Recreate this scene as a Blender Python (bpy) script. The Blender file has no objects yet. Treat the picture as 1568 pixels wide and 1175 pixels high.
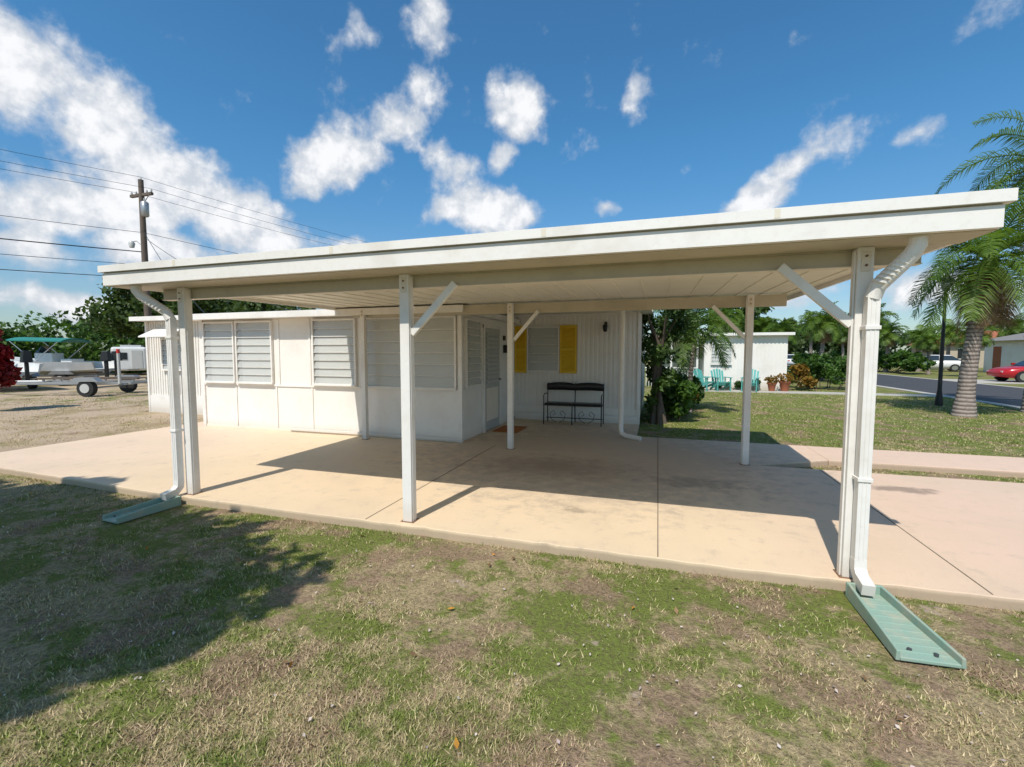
import bpy, bmesh, math, random
import numpy as np
from mathutils import Vector, Matrix
random.seed(7); rng=np.random.default_rng(11)
scene=bpy.context.scene
COL=scene.collection
CAM=(4.92,-3.66,1.55)

# ------------------------------------------------------------------ materials
def new_mat(name):
    m=bpy.data.materials.new(name); m.use_nodes=True
    nt=m.node_tree; b=nt.nodes.get('Principled BSDF'); return m,nt,b
def N(nt,t,**kw):
    n=nt.nodes.new(t)
    for k,v in kw.items(): setattr(n,k,v)
    return n
def pos(nt):
    g=N(nt,'ShaderNodeNewGeometry'); return g.outputs['Position']
def noise(nt,vec,scale,detail=4,rough=.6):
    n=N(nt,'ShaderNodeTexNoise'); n.inputs['Scale'].default_value=scale
    n.inputs['Detail'].default_value=detail; n.inputs['Roughness'].default_value=rough
    nt.links.new(vec,n.inputs['Vector']); return n.outputs['Fac']
def maprange(nt,val,a,b,c=0.,d=1.,smooth=True):
    n=N(nt,'ShaderNodeMapRange'); n.interpolation_type='SMOOTHSTEP' if smooth else 'LINEAR'
    nt.links.new(val,n.inputs['Value'])
    for i,x in zip((1,2,3,4),(a,b,c,d)): n.inputs[i].default_value=x
    return n.outputs['Result']
def mix(nt,fac,a,b,mode='MIX'):
    n=N(nt,'ShaderNodeMix',data_type='RGBA',blend_type=mode)
    for i,x in ((0,fac),(6,a),(7,b)):
        if isinstance(x,(int,float)): n.inputs[i].default_value=x
        elif isinstance(x,tuple): n.inputs[i].default_value=(*x[:3],1)
        else: nt.links.new(x,n.inputs[i])
    return n.outputs[2]
def math_(nt,op,a,b=None):
    n=N(nt,'ShaderNodeMath',operation=op)
    for i,x in enumerate((a,b)):
        if x is None: continue
        if isinstance(x,(int,float)): n.inputs[i].default_value=x
        else: nt.links.new(x,n.inputs[i])
    return n.outputs[0]
def bump(nt,b,h,strength=.3,dist=.01):
    n=N(nt,'ShaderNodeBump'); n.inputs['Strength'].default_value=strength; n.inputs['Distance'].default_value=dist
    nt.links.new(h,n.inputs['Height']); nt.links.new(n.outputs[0],b.inputs['Normal'])
def paint(name,col,rough=.5,dirt=.25,dirtcol=None,scale=3.,metal=0.,bmp=.1,spec=.4,splash=False):
    m,nt,b=new_mat(name); P=pos(nt)
    dc=dirtcol or tuple(c*.55 for c in col)
    n1=noise(nt,P,scale,4,.65); n2=noise(nt,P,scale*9,3)
    f=math_(nt,'MULTIPLY',maprange(nt,n1,.42,.72),dirt)
    c=mix(nt,f,col,dc)
    c=mix(nt,math_(nt,'MULTIPLY',maprange(nt,n2,.5,.75),dirt*.5),c,dc)
    if splash:   # soil splash-back near the ground
        sp=N(nt,'ShaderNodeSeparateXYZ'); nt.links.new(P,sp.inputs[0])
        zz=math_(nt,'ADD',sp.outputs['Z'],math_(nt,'MULTIPLY',n1,.25))
        c=mix(nt,maprange(nt,zz,.35,.08,0,.45),c,(.42,.34,.25))
    nt.links.new(c,b.inputs['Base Color']); b.inputs['Roughness'].default_value=rough
    b.inputs['Metallic'].default_value=metal; b.inputs['Specular IOR Level'].default_value=spec
    if bmp: bump(nt,b,n2,bmp,.005)
    return m
def leafmat(name,dark,light,scale=.9,trans=.3,rough=.5):
    m,nt,b=new_mat(name); P=pos(nt)
    g=N(nt,'ShaderNodeNewGeometry')
    n1=maprange(nt,noise(nt,P,scale,2),.35,.65)
    f=math_(nt,'ADD',math_(nt,'MULTIPLY',n1,.55),math_(nt,'MULTIPLY',g.outputs['Random Per Island'],.45))
    c=mix(nt,f,dark,light)
    nt.links.new(c,b.inputs['Base Color']); b.inputs['Roughness'].default_value=rough
    b.inputs['Specular IOR Level'].default_value=.3
    t=N(nt,'ShaderNodeBsdfTranslucent'); nt.links.new(mix(nt,1.,c,(1.3,1.4,.7),'MULTIPLY'),t.inputs['Color'])
    ms=N(nt,'ShaderNodeMixShader'); ms.inputs[0].default_value=trans
    nt.links.new(b.outputs[0],ms.inputs[1]); nt.links.new(t.outputs[0],ms.inputs[2])
    nt.links.new(ms.outputs[0],nt.nodes['Material Output'].inputs['Surface'])
    return m

M={}
M['white']=paint('white_paint',(.82,.79,.745),.45,.28,(.52,.45,.36),2.,splash=True)
M['cream']=paint('cream_paint',(.76,.69,.57),.5,.2,(.5,.44,.35),2.)
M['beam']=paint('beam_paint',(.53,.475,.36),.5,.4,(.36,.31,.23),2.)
M['ceil']=paint('ceiling_paint',(.82,.78,.66),.45,.2,(.6,.54,.43),1.5,bmp=0)
M['wall']=paint('wall_paint',(.82,.785,.73),.55,.25,(.58,.51,.43),1.2,splash=True)
M['yellow']=paint('yellow_paint',(.74,.47,.02),.5,.2,(.5,.3,.02),4)
M['door']=paint('door_grey',(.46,.46,.43),.5,.2)
M['dark']=paint('dark_interior',(.06,.065,.07),.6,.1)
M['gap']=paint('joint_dark',(.16,.125,.095),.9,.5,(.3,.24,.18),5)
M['blind']=paint('window_blind',(.84,.82,.77),.6,.1)
M['black']=paint('black_metal',(.018,.018,.018),.4,.2,(.05,.04,.03))
M['vinyl']=paint('black_vinyl',(.02,.02,.022),.35,.1)
M['mat']=paint('coir_mat',(.38,.13,.03),.95,.4,(.15,.06,.03),20)
M['splash']=paint('splash_green',(.25,.37,.30),.55,.8,(.40,.39,.30),7)
M['wood']=paint('weathered_wood',(.13,.10,.08),.85,.5,(.06,.05,.04),3)
M['rubber']=paint('rubber',(.02,.02,.02),.8,.2,(.06,.05,.04))
M['galv']=paint('galvanised',(.40,.41,.42),.4,.3,(.25,.22,.2),5,.6)
M['chrome']=paint('chrome',(.6,.6,.6),.2,.1,metal=.9)
M['gel']=paint('gelcoat_white',(.70,.70,.68),.3,.2)
M['teal']=paint('teal_plastic',(.10,.38,.34),.5,.15)
M['tealc']=paint('teal_canvas',(.02,.20,.17),.7,.2)
M['redcar']=paint('red_car_paint',(.42,.015,.02),.2,.05)
M['whitecar']=paint('white_car_paint',(.7,.7,.7),.25,.05)
M['glassd']=paint('car_glass',(.02,.025,.03),.08,.0,bmp=0,spec=.8)
M['redtip']=paint('red_plastic',(.5,.03,.02),.5,.1)
M['terra']=paint('terracotta',(.36,.12,.06),.8,.3)
M['tan']=paint('tan_stucco',(.48,.40,.30),.85,.2)
M['roofg']=paint('grey_shingle',(.22,.21,.20),.9,.3,scale=8)
M['bark']=paint('bark',(.13,.10,.075),.95,.6,(.05,.04,.03),6,bmp=.8)
M['asphalt']=paint('asphalt',(.055,.055,.06),.85,.3,(.09,.085,.08),1.5,bmp=.3)
M['conc']=paint('pale_concrete',(.45,.42,.37),.85,.3,(.3,.27,.23),2.)
M['stain']=paint('rust_hardware',(.22,.12,.07),.7,.4)
M['ceramic']=paint('ceramic',(.5,.5,.48),.3,.1)
M['l_tree']=leafmat('foliage_broad',(.020,.040,.010),(.10,.15,.035),.8)
M['l_far']=leafmat('foliage_far',(.020,.045,.014),(.085,.13,.035),.35,.15)
M['l_hedge']=leafmat('foliage_hedge',(.02,.055,.01),(.10,.19,.03),1.5)
M['l_palm']=leafmat('palm_leaf',(.035,.08,.010),(.17,.26,.04),.7,.35,.45)
M['l_dead']=leafmat('dead_frond',(.14,.08,.04),(.30,.19,.10),2.,.2,.8)
M['l_red']=leafmat('red_leaf',(.10,.008,.010),(.34,.02,.025),1.5)
M['l_croton']=leafmat('croton_leaf',(.10,.06,.01),(.36,.20,.03),5.)
M['l_dark']=leafmat('vine_leaf',(.018,.040,.010),(.10,.17,.035),1.5,.25)
M['l_lit']=leafmat('fallen_litter',(.45,.34,.32),(.66,.58,.52),9.,.1,.8)
M['l_orange']=leafmat('fallen_orange',(.45,.14,.02),(.55,.28,.05),9.,.1,.8)
def palm_trunk_mat():
    m,nt,b=new_mat('palm_trunk'); P=pos(nt)
    w=N(nt,'ShaderNodeTexWave',bands_direction='Z',wave_profile='SIN'); w.inputs['Scale'].default_value=3.2
    w.inputs['Distortion'].default_value=1.5; w.inputs['Detail'].default_value=3
    nt.links.new(P,w.inputs['Vector'])
    n=noise(nt,P,12,5)
    c=mix(nt,maprange(nt,w.outputs['Fac'],.1,.6),(.16,.12,.10),(.36,.30,.26))
    c=mix(nt,maprange(nt,n,.45,.7,0,.6),c,(.13,.10,.09))
    nt.links.new(c,b.inputs['Base Color']); b.inputs['Roughness'].default_value=.9
    bump(nt,b,w.outputs['Fac'],.5,.02); return m
M['ptrunk']=palm_trunk_mat()
def glass():
    m,nt,b=new_mat('louvre_glass')
    b.inputs['Base Color'].default_value=(.74,.74,.71,1); b.inputs['Roughness'].default_value=.2
    t=N(nt,'ShaderNodeBsdfTransparent'); t.inputs[0].default_value=(.93,.94,.93,1)
    ms=N(nt,'ShaderNodeMixShader'); ms.inputs[0].default_value=.5
    nt.links.new(t.outputs[0],ms.inputs[1]); nt.links.new(b.outputs[0],ms.inputs[2])
    nt.links.new(ms.outputs[0],nt.nodes['Material Output'].inputs['Surface']); return m
M['glass']=glass()

def lawn_color(nt,P):
    sep=N(nt,'ShaderNodeSeparateXYZ'); nt.links.new(P,sep.inputs[0])
    big=noise(nt,P,.6,3,.6); mid=noise(nt,P,2.6,4,.7); fin=noise(nt,P,9,3,.7)
    g=math_(nt,'ADD',math_(nt,'MULTIPLY',big,.30),math_(nt,'ADD',math_(nt,'MULTIPLY',mid,.40),math_(nt,'MULTIPLY',fin,.30)))
    far=maprange(nt,sep.outputs['Y'],4.,7.,0.,.08)
    g=math_(nt,'ADD',g,far)
    west=maprange(nt,sep.outputs['X'],-3.2,-6.5,0.,.09)
    g=math_(nt,'SUBTRACT',g,west)
    c=mix(nt,maprange(nt,g,.455,.55),(.45,.355,.205),(.185,.225,.05))
    br=noise(nt,P,1.9,4,.7)
    c=mix(nt,maprange(nt,br,.50,.63,0,.85),c,(.37,.25,.175))
    return c,g,sep,west
def lawn_mat():
    m,nt,b=new_mat('lawn_ground'); P=pos(nt)
    c,g,sep,west=lawn_color(nt,P)
    f2=noise(nt,P,45,4,.75)
    c=mix(nt,maprange(nt,f2,.32,.62,.7,0),c,(.12,.09,.055))
    s=math_(nt,'MULTIPLY',maprange(nt,noise(nt,P,.9,4,.6),.38,.56),math_(nt,'MULTIPLY',west,10.))
    c=mix(nt,s,c,(.50,.385,.28))
    sp=maprange(nt,noise(nt,P,3.1,4,.6),.66,.72,0,.8)   # small bare sandy spots
    c=mix(nt,sp,c,(.46,.36,.28))
    nt.links.new(c,b.inputs['Base Color']); b.inputs['Roughness'].default_value=.95
    b.inputs['Specular IOR Level'].default_value=.1
    bump(nt,b,f2,.9,.03); return m
M['lawn']=lawn_mat()
def blade_mat():
    m,nt,b=new_mat('grass_blade'); P=pos(nt)
    c,g,sep,west=lawn_color(nt,P)
    ge=N(nt,'ShaderNodeNewGeometry'); r=ge.outputs['Random Per Island']
    c=mix(nt,maprange(nt,r,.72,.80,0.,.7),c,(.50,.40,.24))
    c=mix(nt,maprange(nt,r,.34,.26,0.,.5),c,(.16,.235,.04))
    n=N(nt,'ShaderNodeHueSaturation'); n.inputs['Saturation'].default_value=1.0
    nt.links.new(math_(nt,'ADD',math_(nt,'MULTIPLY',r,.5),.85),n.inputs['Value']); nt.links.new(c,n.inputs['Color'])
    nt.links.new(n.outputs[0],b.inputs['Base Color']); b.inputs['Roughness'].default_value=.65
    b.inputs['Specular IOR Level'].default_value=.12
    return m
M['blade']=blade_mat()
def slab_mat():
    m,nt,b=new_mat('painted_concrete_slab'); P=pos(nt)
    sep=N(nt,'ShaderNodeSeparateXYZ'); nt.links.new(P,sep.inputs[0])
    n1=noise(nt,P,.8,5,.6); n2=noise(nt,P,5,5,.7); n3=noise(nt,P,60,2,.6)
    east=maprange(nt,sep.outputs['X'],5.,8.)
    c=mix(nt,east,(.70,.545,.37),(.67,.485,.37))
    west=maprange(nt,sep.outputs['X'],-.5,-3.5,0,.8)
    c=mix(nt,west,c,(.68,.515,.39))
    c=mix(nt,maprange(nt,n1,.4,.7,0,.4),c,(.54,.43,.31))
    c=mix(nt,maprange(nt,n2,.50,.72,0,.35),c,(.48,.38,.29))
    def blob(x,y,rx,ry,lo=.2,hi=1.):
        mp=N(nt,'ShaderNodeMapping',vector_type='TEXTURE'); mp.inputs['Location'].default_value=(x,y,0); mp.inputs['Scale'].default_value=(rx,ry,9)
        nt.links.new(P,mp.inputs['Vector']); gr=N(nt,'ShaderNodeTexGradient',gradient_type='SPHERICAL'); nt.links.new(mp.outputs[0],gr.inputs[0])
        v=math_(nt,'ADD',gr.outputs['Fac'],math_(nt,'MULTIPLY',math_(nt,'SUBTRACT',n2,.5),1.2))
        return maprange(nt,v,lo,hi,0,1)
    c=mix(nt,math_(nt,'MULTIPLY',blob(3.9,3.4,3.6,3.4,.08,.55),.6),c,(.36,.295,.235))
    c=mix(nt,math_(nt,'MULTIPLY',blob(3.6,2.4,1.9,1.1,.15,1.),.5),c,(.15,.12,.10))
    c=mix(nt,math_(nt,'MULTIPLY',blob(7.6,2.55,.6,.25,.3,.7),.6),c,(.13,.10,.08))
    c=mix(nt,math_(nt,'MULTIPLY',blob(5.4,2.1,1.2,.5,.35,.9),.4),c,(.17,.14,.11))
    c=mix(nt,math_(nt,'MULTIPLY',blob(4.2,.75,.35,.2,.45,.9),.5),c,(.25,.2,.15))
    c=mix(nt,maprange(nt,n3,.6,.75,0,.35),c,(.36,.28,.2))
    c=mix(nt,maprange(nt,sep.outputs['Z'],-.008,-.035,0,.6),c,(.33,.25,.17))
    nt.links.new(c,b.inputs['Base Color']); b.inputs['Roughness'].default_value=.7
    b.inputs['Specular IOR Level'].default_value=.3
    bump(nt,b,n3,.15,.004); return m
M['slab']=slab_mat()

# ------------------------------------------------------------------ mesh builder
class MB:
    def __init__(s): s.v=[];s.f=[];s.m=[];s.mats=[];s.sm=[]
    def mi(s,k):
        if k not in s.mats: s.mats.append(k)
        return s.mats.index(k)
    def add(s,vs,fs,k,smooth=False):
        o=len(s.v); i=s.mi(k); s.v+= [tuple(p) for p in vs]
        for f in fs: s.f.append(tuple(o+j for j in f)); s.m.append(i); s.sm.append(smooth)
    def hexa(s,p,k):
        s.add(p,[(3,2,1,0),(4,5,6,7),(0,1,5,4),(1,2,6,5),(2,3,7,6),(3,0,4,7)],k)
    def box(s,x0,x1,y0,y1,z0,z1,k):
        s.hexa([(x0,y0,z0),(x1,y0,z0),(x1,y1,z0),(x0,y1,z0),(x0,y0,z1),(x1,y0,z1),(x1,y1,z1),(x0,y1,z1)],k)
    def boxT(s,T,u0,u1,z0,z1,d0,d1,k,tilt=0):
        s.hexa([T(u0,z0,d0+tilt),T(u1,z0,d0+tilt),T(u1,z0,d1+tilt),T(u0,z0,d1+tilt),T(u0,z1,d0),T(u1,z1,d0),T(u1,z1,d1),T(u0,z1,d1)],k)
    def tube(s,pts,r,k,n=8,smooth=True,caps=True,rot=0.):
        pts=[Vector(p) for p in pts]; L=len(pts); rs=r if isinstance(r,(list,tuple)) else [r]*L
        vs=[];fs=[]
        t0=(pts[1]-pts[0]).normalized(); up=Vector((0,0,1)) if abs(t0.z)<.9 else Vector((0,1,0))
        nx=t0.cross(up).normalized()
        for i,p in enumerate(pts):
            a=pts[max(i-1,0)]; b=pts[min(i+1,L-1)]; t=(b-a).normalized()
            nx=(nx-t*nx.dot(t)).normalized(); ny=t.cross(nx)
            for j in range(n):
                an=rot+2*math.pi*j/n; vs.append(p+(nx*math.cos(an)+ny*math.sin(an))*rs[i])
        for i in range(L-1):
            for j in range(n):
                fs.append((i*n+j,i*n+(j+1)%n,(i+1)*n+(j+1)%n,(i+1)*n+j))
        s.add(vs,fs,k,smooth)
        if caps:
            s.add(vs[:n],[tuple(range(n))[::-1]],k,False); s.add(vs[-n:],[tuple(range(n))],k,False)
    def cyl(s,c,axis,r,h,k,n=16,smooth=True):
        a=Vector(axis).normalized(); c=Vector(c); s.tube([c-a*h/2,c+a*h/2],r,k,n,smooth)
    def build(s,name,parent=None,bevel=0,recalc=True,loc=None):
        me=bpy.data.meshes.new(name); me.from_pydata(s.v,[],s.f)
        for k in s.mats: me.materials.append(M[k])
        me.polygons.foreach_set('material_index',s.m); me.polygons.foreach_set('use_smooth',s.sm)
        if recalc:
            bm=bmesh.new(); bm.from_mesh(me); bmesh.ops.recalc_face_normals(bm,faces=bm.faces); bm.to_mesh(me); bm.free()
        me.update()
        o=bpy.data.objects.new(name,me); COL.objects.link(o)
        if parent: o.parent=parent
        if loc: o.location=loc
        if bevel:
            b=o.modifiers.new('bevel','BEVEL'); b.width=bevel; b.segments=2; b.limit_method='ANGLE'
        return o
def empty(name,loc=(0,0,0)):
    e=bpy.data.objects.new(name,None); COL.objects.link(e); e.location=loc; e.empty_display_size=.3; return e
def inst(o,name,loc,rot=0,sc=1):
    d=bpy.data.objects.new(name,o.data); COL.objects.link(d); d.location=loc; d.rotation_euler=(0,0,rot); d.scale=(sc,)*3 if not isinstance(sc,tuple) else sc; return d

# ------------------------------------------------------------------ ground
g=MB(); g.add([(-700,-700,-.08),(700,-700,-.08),(700,700,-.08),(-700,700,-.08)],[(0,1,2,3)],'lawn'); g.build('lawn_ground',recalc=False)
def edge_y(x):
    return .12-(x+4.85)/4.85*.24 if x<0 else -.12+max(0,min(1,(x-5.5)/2.0))*.11
def poly_slab(name,pts,z0,z1,k):
    bm=bmesh.new(); lo=[bm.verts.new((x,y,z0)) for x,y in pts]; hi=[bm.verts.new((x,y,z1)) for x,y in pts]
    n=len(pts)
    for i in range(n): bm.faces.new((lo[i],lo[(i+1)%n],hi[(i+1)%n],hi[i]))
    bm.faces.new(hi); bm.faces.new(lo[::-1])
    me=bpy.data.meshes.new(name); bm.to_mesh(me); bm.free(); me.materials.append(M[k])
    o=bpy.data.objects.new(name,me); COL.objects.link(o)
    m=o.modifiers.new('bevel','BEVEL'); m.width=.006; m.segments=2; m.limit_method='ANGLE'
    return o
front=[]
nf=199
for i in range(nf):
    x=-4.85+i*(15.0+4.85)/(nf-1)
    chip=random.uniform(-.007,.007)+(.018 if random.random()<.05 else 0)
    front.append((x,edge_y(x)+chip))
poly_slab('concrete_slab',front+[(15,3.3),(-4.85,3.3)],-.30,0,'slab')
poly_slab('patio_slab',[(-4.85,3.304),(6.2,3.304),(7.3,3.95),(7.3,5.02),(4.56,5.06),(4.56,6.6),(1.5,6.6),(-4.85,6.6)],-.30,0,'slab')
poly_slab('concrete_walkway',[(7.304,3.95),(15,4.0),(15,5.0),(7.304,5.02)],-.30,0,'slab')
j=MB()
for x,y1 in ((4.95,5.0),(7.0,3.28),(2.35,3.5),(11.,3.28)):
    j.box(x-.004,x+.004,edge_y(x)+.02,y1,-.01,.003,'gap')
j.build('slab_joint')
r=MB(); r.box(15.01,15.35,-120,160,-.2,-.055,'conc'); r.box(20.81,21.1,-120,160,-.2,-.055,'conc'); r.build('road_edge')
r=MB(); r.box(15.354,20.806,-120,160,-.2,-.062,'asphalt'); r.build('street_road')
r=MB(); r.box(6.5,14.99,17.1,18.0,-.2,-.05,'conc'); r.box(21.11,30,27.2,31.,-.2,-.05,'conc'); r.build('concrete_path')

# ------------------------------------------------------------------ carport
cp=empty('carport')
X0,X1=-.60,6.72
def rz(v): return 2.25+(v+.3)*.15/5.3
V0,V1=-.30,5.0
b=MB()
b.hexa([(X0,V0,rz(V0)+.03),(X1,V0,rz(V0)+.03),(X1,V1,rz(V1)),(X0,V1,rz(V1)),(X0,V0,rz(V0)+.11),(X1,V0,rz(V0)+.11),(X1,V1,rz(V1)+.08),(X0,V1,rz(V1)+.08)],'ceil')
x=X0+.15
while x<X1-.03:
    w=.006; d=.010
    za=rz(V0)+.03; zb=rz(V1)
    b.hexa([(x-w,V0+.02,za-d),(x+w,V0+.02,za-d),(x+w,V1-.01,zb-d),(x-w,V1-.01,zb-d),(x-w*1.6,V0+.02,za+.01),(x+w*1.6,V0+.02,za+.01),(x+w*1.6,V1-.01,zb+.01),(x-w*1.6,V1-.01,zb+.01)],'ceil')
    x+=.3048
b.build('roof_panels',cp)
b=MB()
b.box(X0-.02,X1+.02,-.352,-.303,2.25,2.372,'white')
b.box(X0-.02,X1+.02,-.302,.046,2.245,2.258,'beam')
b.box(X0-.05,X1+.06,-.375,-.303,2.384,2.452,'white')
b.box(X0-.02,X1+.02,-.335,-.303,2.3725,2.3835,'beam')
for x in (.42,2.25,4.1,5.6): b.box(x-.004,x+.03,-.3765,-.3755,2.39,2.448,'cream')
b.build('gutter_fascia',cp,bevel=.006)
b=MB()
for xa,xb in ((X0-.032,X0-.002),(X1+.002,X1+.032)):
    b.hexa([(xa,V0+.003,rz(V0)-.0),(xb,V0+.003,rz(V0)),(xb,V1,rz(V1)-.06),(xa,V1,rz(V1)-.06),(xa,V0+.003,2.445),(xb,V0+.003,2.445),(xb,V1,rz(V1)+.11),(xa,V1,rz(V1)+.11)],'white')
b.box(4.8,X1,V1+.002,V1+.03,rz(V1)-.06,rz(V1)+.1,'white')
b.build('side_fascia',cp,bevel=.004)
b=MB()
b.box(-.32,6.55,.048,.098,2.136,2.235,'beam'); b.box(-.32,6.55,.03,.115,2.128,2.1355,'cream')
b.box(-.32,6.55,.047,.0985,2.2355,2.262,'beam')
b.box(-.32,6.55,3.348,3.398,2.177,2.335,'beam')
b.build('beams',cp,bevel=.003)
b=MB()
PW=.046
def post(x,y,top,w=PW):
    b.box(x-w,x+w,y-w,y+w,0.004,top,'white')
    b.box(x-w-.012,x-w-.001,y-w*.5,y+w*.5,.004,top-.02,'white')
    b.box(x+w+.001,x+w+.006,y-w*.6,y+w*.6,.004,top-.02,'white')
    b.box(x-w-.02,x+w+.02,y-w-.012,y+w+.02,0.0,.006,'stain')
    b.box(x-w*.6,x+w*.6,y-w-.006,y-w-.001,top-.16,top-.03,'cream')
    for dz in (.06,.12): b.cyl((x,y-w-.010,top-dz),(0,1,0),.008,.012,'stain',8)
for x in (.06,2.76,6.21): post(x,0,2.244)
for x in (-.06,2.68,6.10): post(x,3.3,2.33,.04)
b.build('posts',cp,bevel=.004)
b=MB()
def brace(xa,za,xb,zb,y,w=.03):
    dx,dz=xb-xa,zb-za; L=math.hypot(dx,dz); nx,nz=-dz/L*w,dx/L*w
    p=[(xa-nx,y-.02,za-nz),(xb-nx,y-.02,zb-nz),(xb-nx,y+.02,zb-nz),(xa-nx,y+.02,za-nz),(xa+nx,y-.02,za+nz),(xb+nx,y-.02,zb+nz),(xb+nx,y+.02,zb+nz),(xa+nx,y+.02,za+nz)]
    b.hexa(p,'white')
brace(2.81,1.72,3.24,2.15,.0); brace(6.16,1.74,5.72,2.15,.0)
brace(2.73,1.75,3.13,2.20,3.3,.026); brace(6.05,1.75,5.63,2.20,3.3,.026)
b.build('braces',cp,bevel=.003)
b=MB()
def spout(x0,x1):
    q=math.pi/4
    b.tube([(x0,-.24,2.255),(x0,-.24,2.20),(x0+(x1-x0)*.12,-.225,2.15),(x1-(x1-x0)*.15,-.11,1.98),(x1,-.10,1.90)],.048,'white',12)
    for t in (.2,.3,.4,.5,.6,.7,.8):
        px=x0+(x1-x0)*t; py=-.235+.125*t; pz=2.17-.21*t
        b.tube([(px-(x1-x0)*.012,py,pz+.006),(px+(x1-x0)*.012,py+.002,pz-.006)],.0515,'white',12)
    b.tube([(x1,-.10,1.92),(x1,-.10,.16)],.050,'white',4,False,rot=q)
    for dx in (-.012,.012): b.box(x1+dx-.003,x1+dx+.003,-.139,-.1345,.17,1.9,'white')
    b.tube([(x1,-.10,.17),(x1,-.105,.10),(x1,-.15,.055),(x1,-.27,.03)],.052,'white',4,False,rot=q)
    for z in (1.7,.7): b.box(x1-.043,x1+.043,-.143,-.05,z,z+.025,'white')
spout(-.30,-.02); spout(6.40,6.235)
b.tube([(4.3,4.85,2.39),(4.3,4.85,.14)],.045,'white',10); b.tube([(4.3,4.85,.15),(4.32,4.83,.08),(4.4,4.78,.045),(4.66,4.66,.03)],.045,'white',10)
b.build('downspouts',cp,bevel=.003)

def splash(name,x,y0,y1,rot=0,w0=.085,w1=.135):
    s=MB(); L=y0-y1; z=0
    s.hexa([(-w1,-L,z),(w1,-L,z),(w0,0,z),(-w0,0,z),(-w1,-L,z+.02),(w1,-L,z+.02),(w0,0,z+.045),(-w0,0,z+.045)],'splash')
    for sg in (-1,1):
        s.hexa([(sg*w1,-L,z),(sg*(w1+.022),-L,z),(sg*(w0+.022),0,z),(sg*w0,0,z),(sg*w1,-L,z+.055),(sg*(w1+.018),-L,z+.055),(sg*(w0+.018),0,z+.10),(sg*w0,0,z+.10)],'splash')
    s.box(-w0-.02,w0+.02,.001,.022,z,z+.10,'splash')
    for i in range(9):
        y=-L+.05+i*L/10; ww=w1-(w1-w0)*((y+L)/L)-.012; zz=z+.02+.025*((y+L)/L)
        s.box(-ww,ww,y,y+.016,zz-.005,zz+.007,'splash')
    for px_,py_ in ((-.06,-L+.07),(.05,-L+.05)): s.cyl((px_,py_,.03),(0,0,1),.012,.012,'dark',8)
    o=s.build(name,bevel=.005,loc=(x,y0,-.078)); o.rotation_euler=(math.radians(-1),0,rot)
splash('splash_block',6.255,-.17,-.84,math.radians(4)); splash('splash_block.001',.0,-.18,-.76,math.radians(-4),.07,.10)

# ------------------------------------------------------------------ mobile home
H=empty('mobile_home')
b=MB()
b.box(-4.2,1.69,3.55,6.59,-.1,2.22,'wall')
b.box(-4.22,1.71,3.532,3.548,.0,.05,'cream'); b.box(-1.95,1.72,3.50,3.53,.03,.075,'white')
for x in (-3.32,-2.28,-1.42,-.3,.66): b.box(x-.018,x+.018,3.535,3.548,.06,.88,'wall')
b.box(-4.2,1.7,3.53,3.548,.885,.925,'white')
for x in (-2.2,-1.45,-.32): b.box(x-.02,x+.02,3.535,3.548,.93,2.2,'white')
b.box(1.66,1.735,3.51,3.585,.0,2.21,'white'); b.box(-4.24,-4.16,3.52,3.60,-.1,2.21,'white')
b.box(1.692,1.71,3.6,4.5,.885,.925,'white')
b.build('sunroom_walls',H,bevel=.003)
def ribbed(b,T,u0,u1,z0,z1,step=.1,k='wall'):
    u=u0
    while u<u1-.02:
        b.boxT(T,u,min(u+step*.5,u1),z0,z1,.001,.018,k); u+=step
b=MB()
b.box(-8.4,4.54,6.6,10.5,.05,2.42,'wall'); b.box(-8.4,-4.25,5.3,6.598,.05,2.40,'wall')
ribbed(b,lambda u,z,d:(u,6.6-d,z),1.7,4.54,.34,2.38); ribbed(b,lambda u,z,d:(u,5.3-d,z),-8.4,-4.25,.42,2.38,.09)
ribbed(b,lambda u,z,d:(4.54+d,u,z),6.6,10.5,.34,2.38)
b.box(1.72,4.57,6.565,6.598,.0,.16,'white'); b.box(1.72,4.57,6.575,6.598,.19,.33,'wall')
b.box(-8.42,-4.25,5.26,5.298,-.1,.40,'white')
b.box(4.5,4.575,6.56,6.62,.17,2.39,'white')
b.box(-8.44,-8.38,5.25,5.31,-.08,2.39,'white')
b.build('main_walls',H)
b=MB()
b.box(-4.45,1.85,3.28,6.60,2.222,2.325,'white'); b.box(-4.47,1.87,3.262,3.279,2.215,2.335,'white')
b.box(-8.6,-4.25,5.0,6.60,2.405,2.50,'white'); b.box(-8.62,-4.2,4.98,4.998,2.395,2.51,'white')
b.box(-8.6,4.8,6.604,10.7,2.423,2.53,'white')
b.hexa([(1.0,5.035,2.405),(4.78,5.035,2.405),(4.78,6.6,2.42),(1.0,6.6,2.42),(1.0,5.035,2.48),(4.78,5.035,2.48),(4.78,6.6,2.50),(1.0,6.6,2.50)],'ceil')
b.build('roof',H,bevel=.005)
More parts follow.
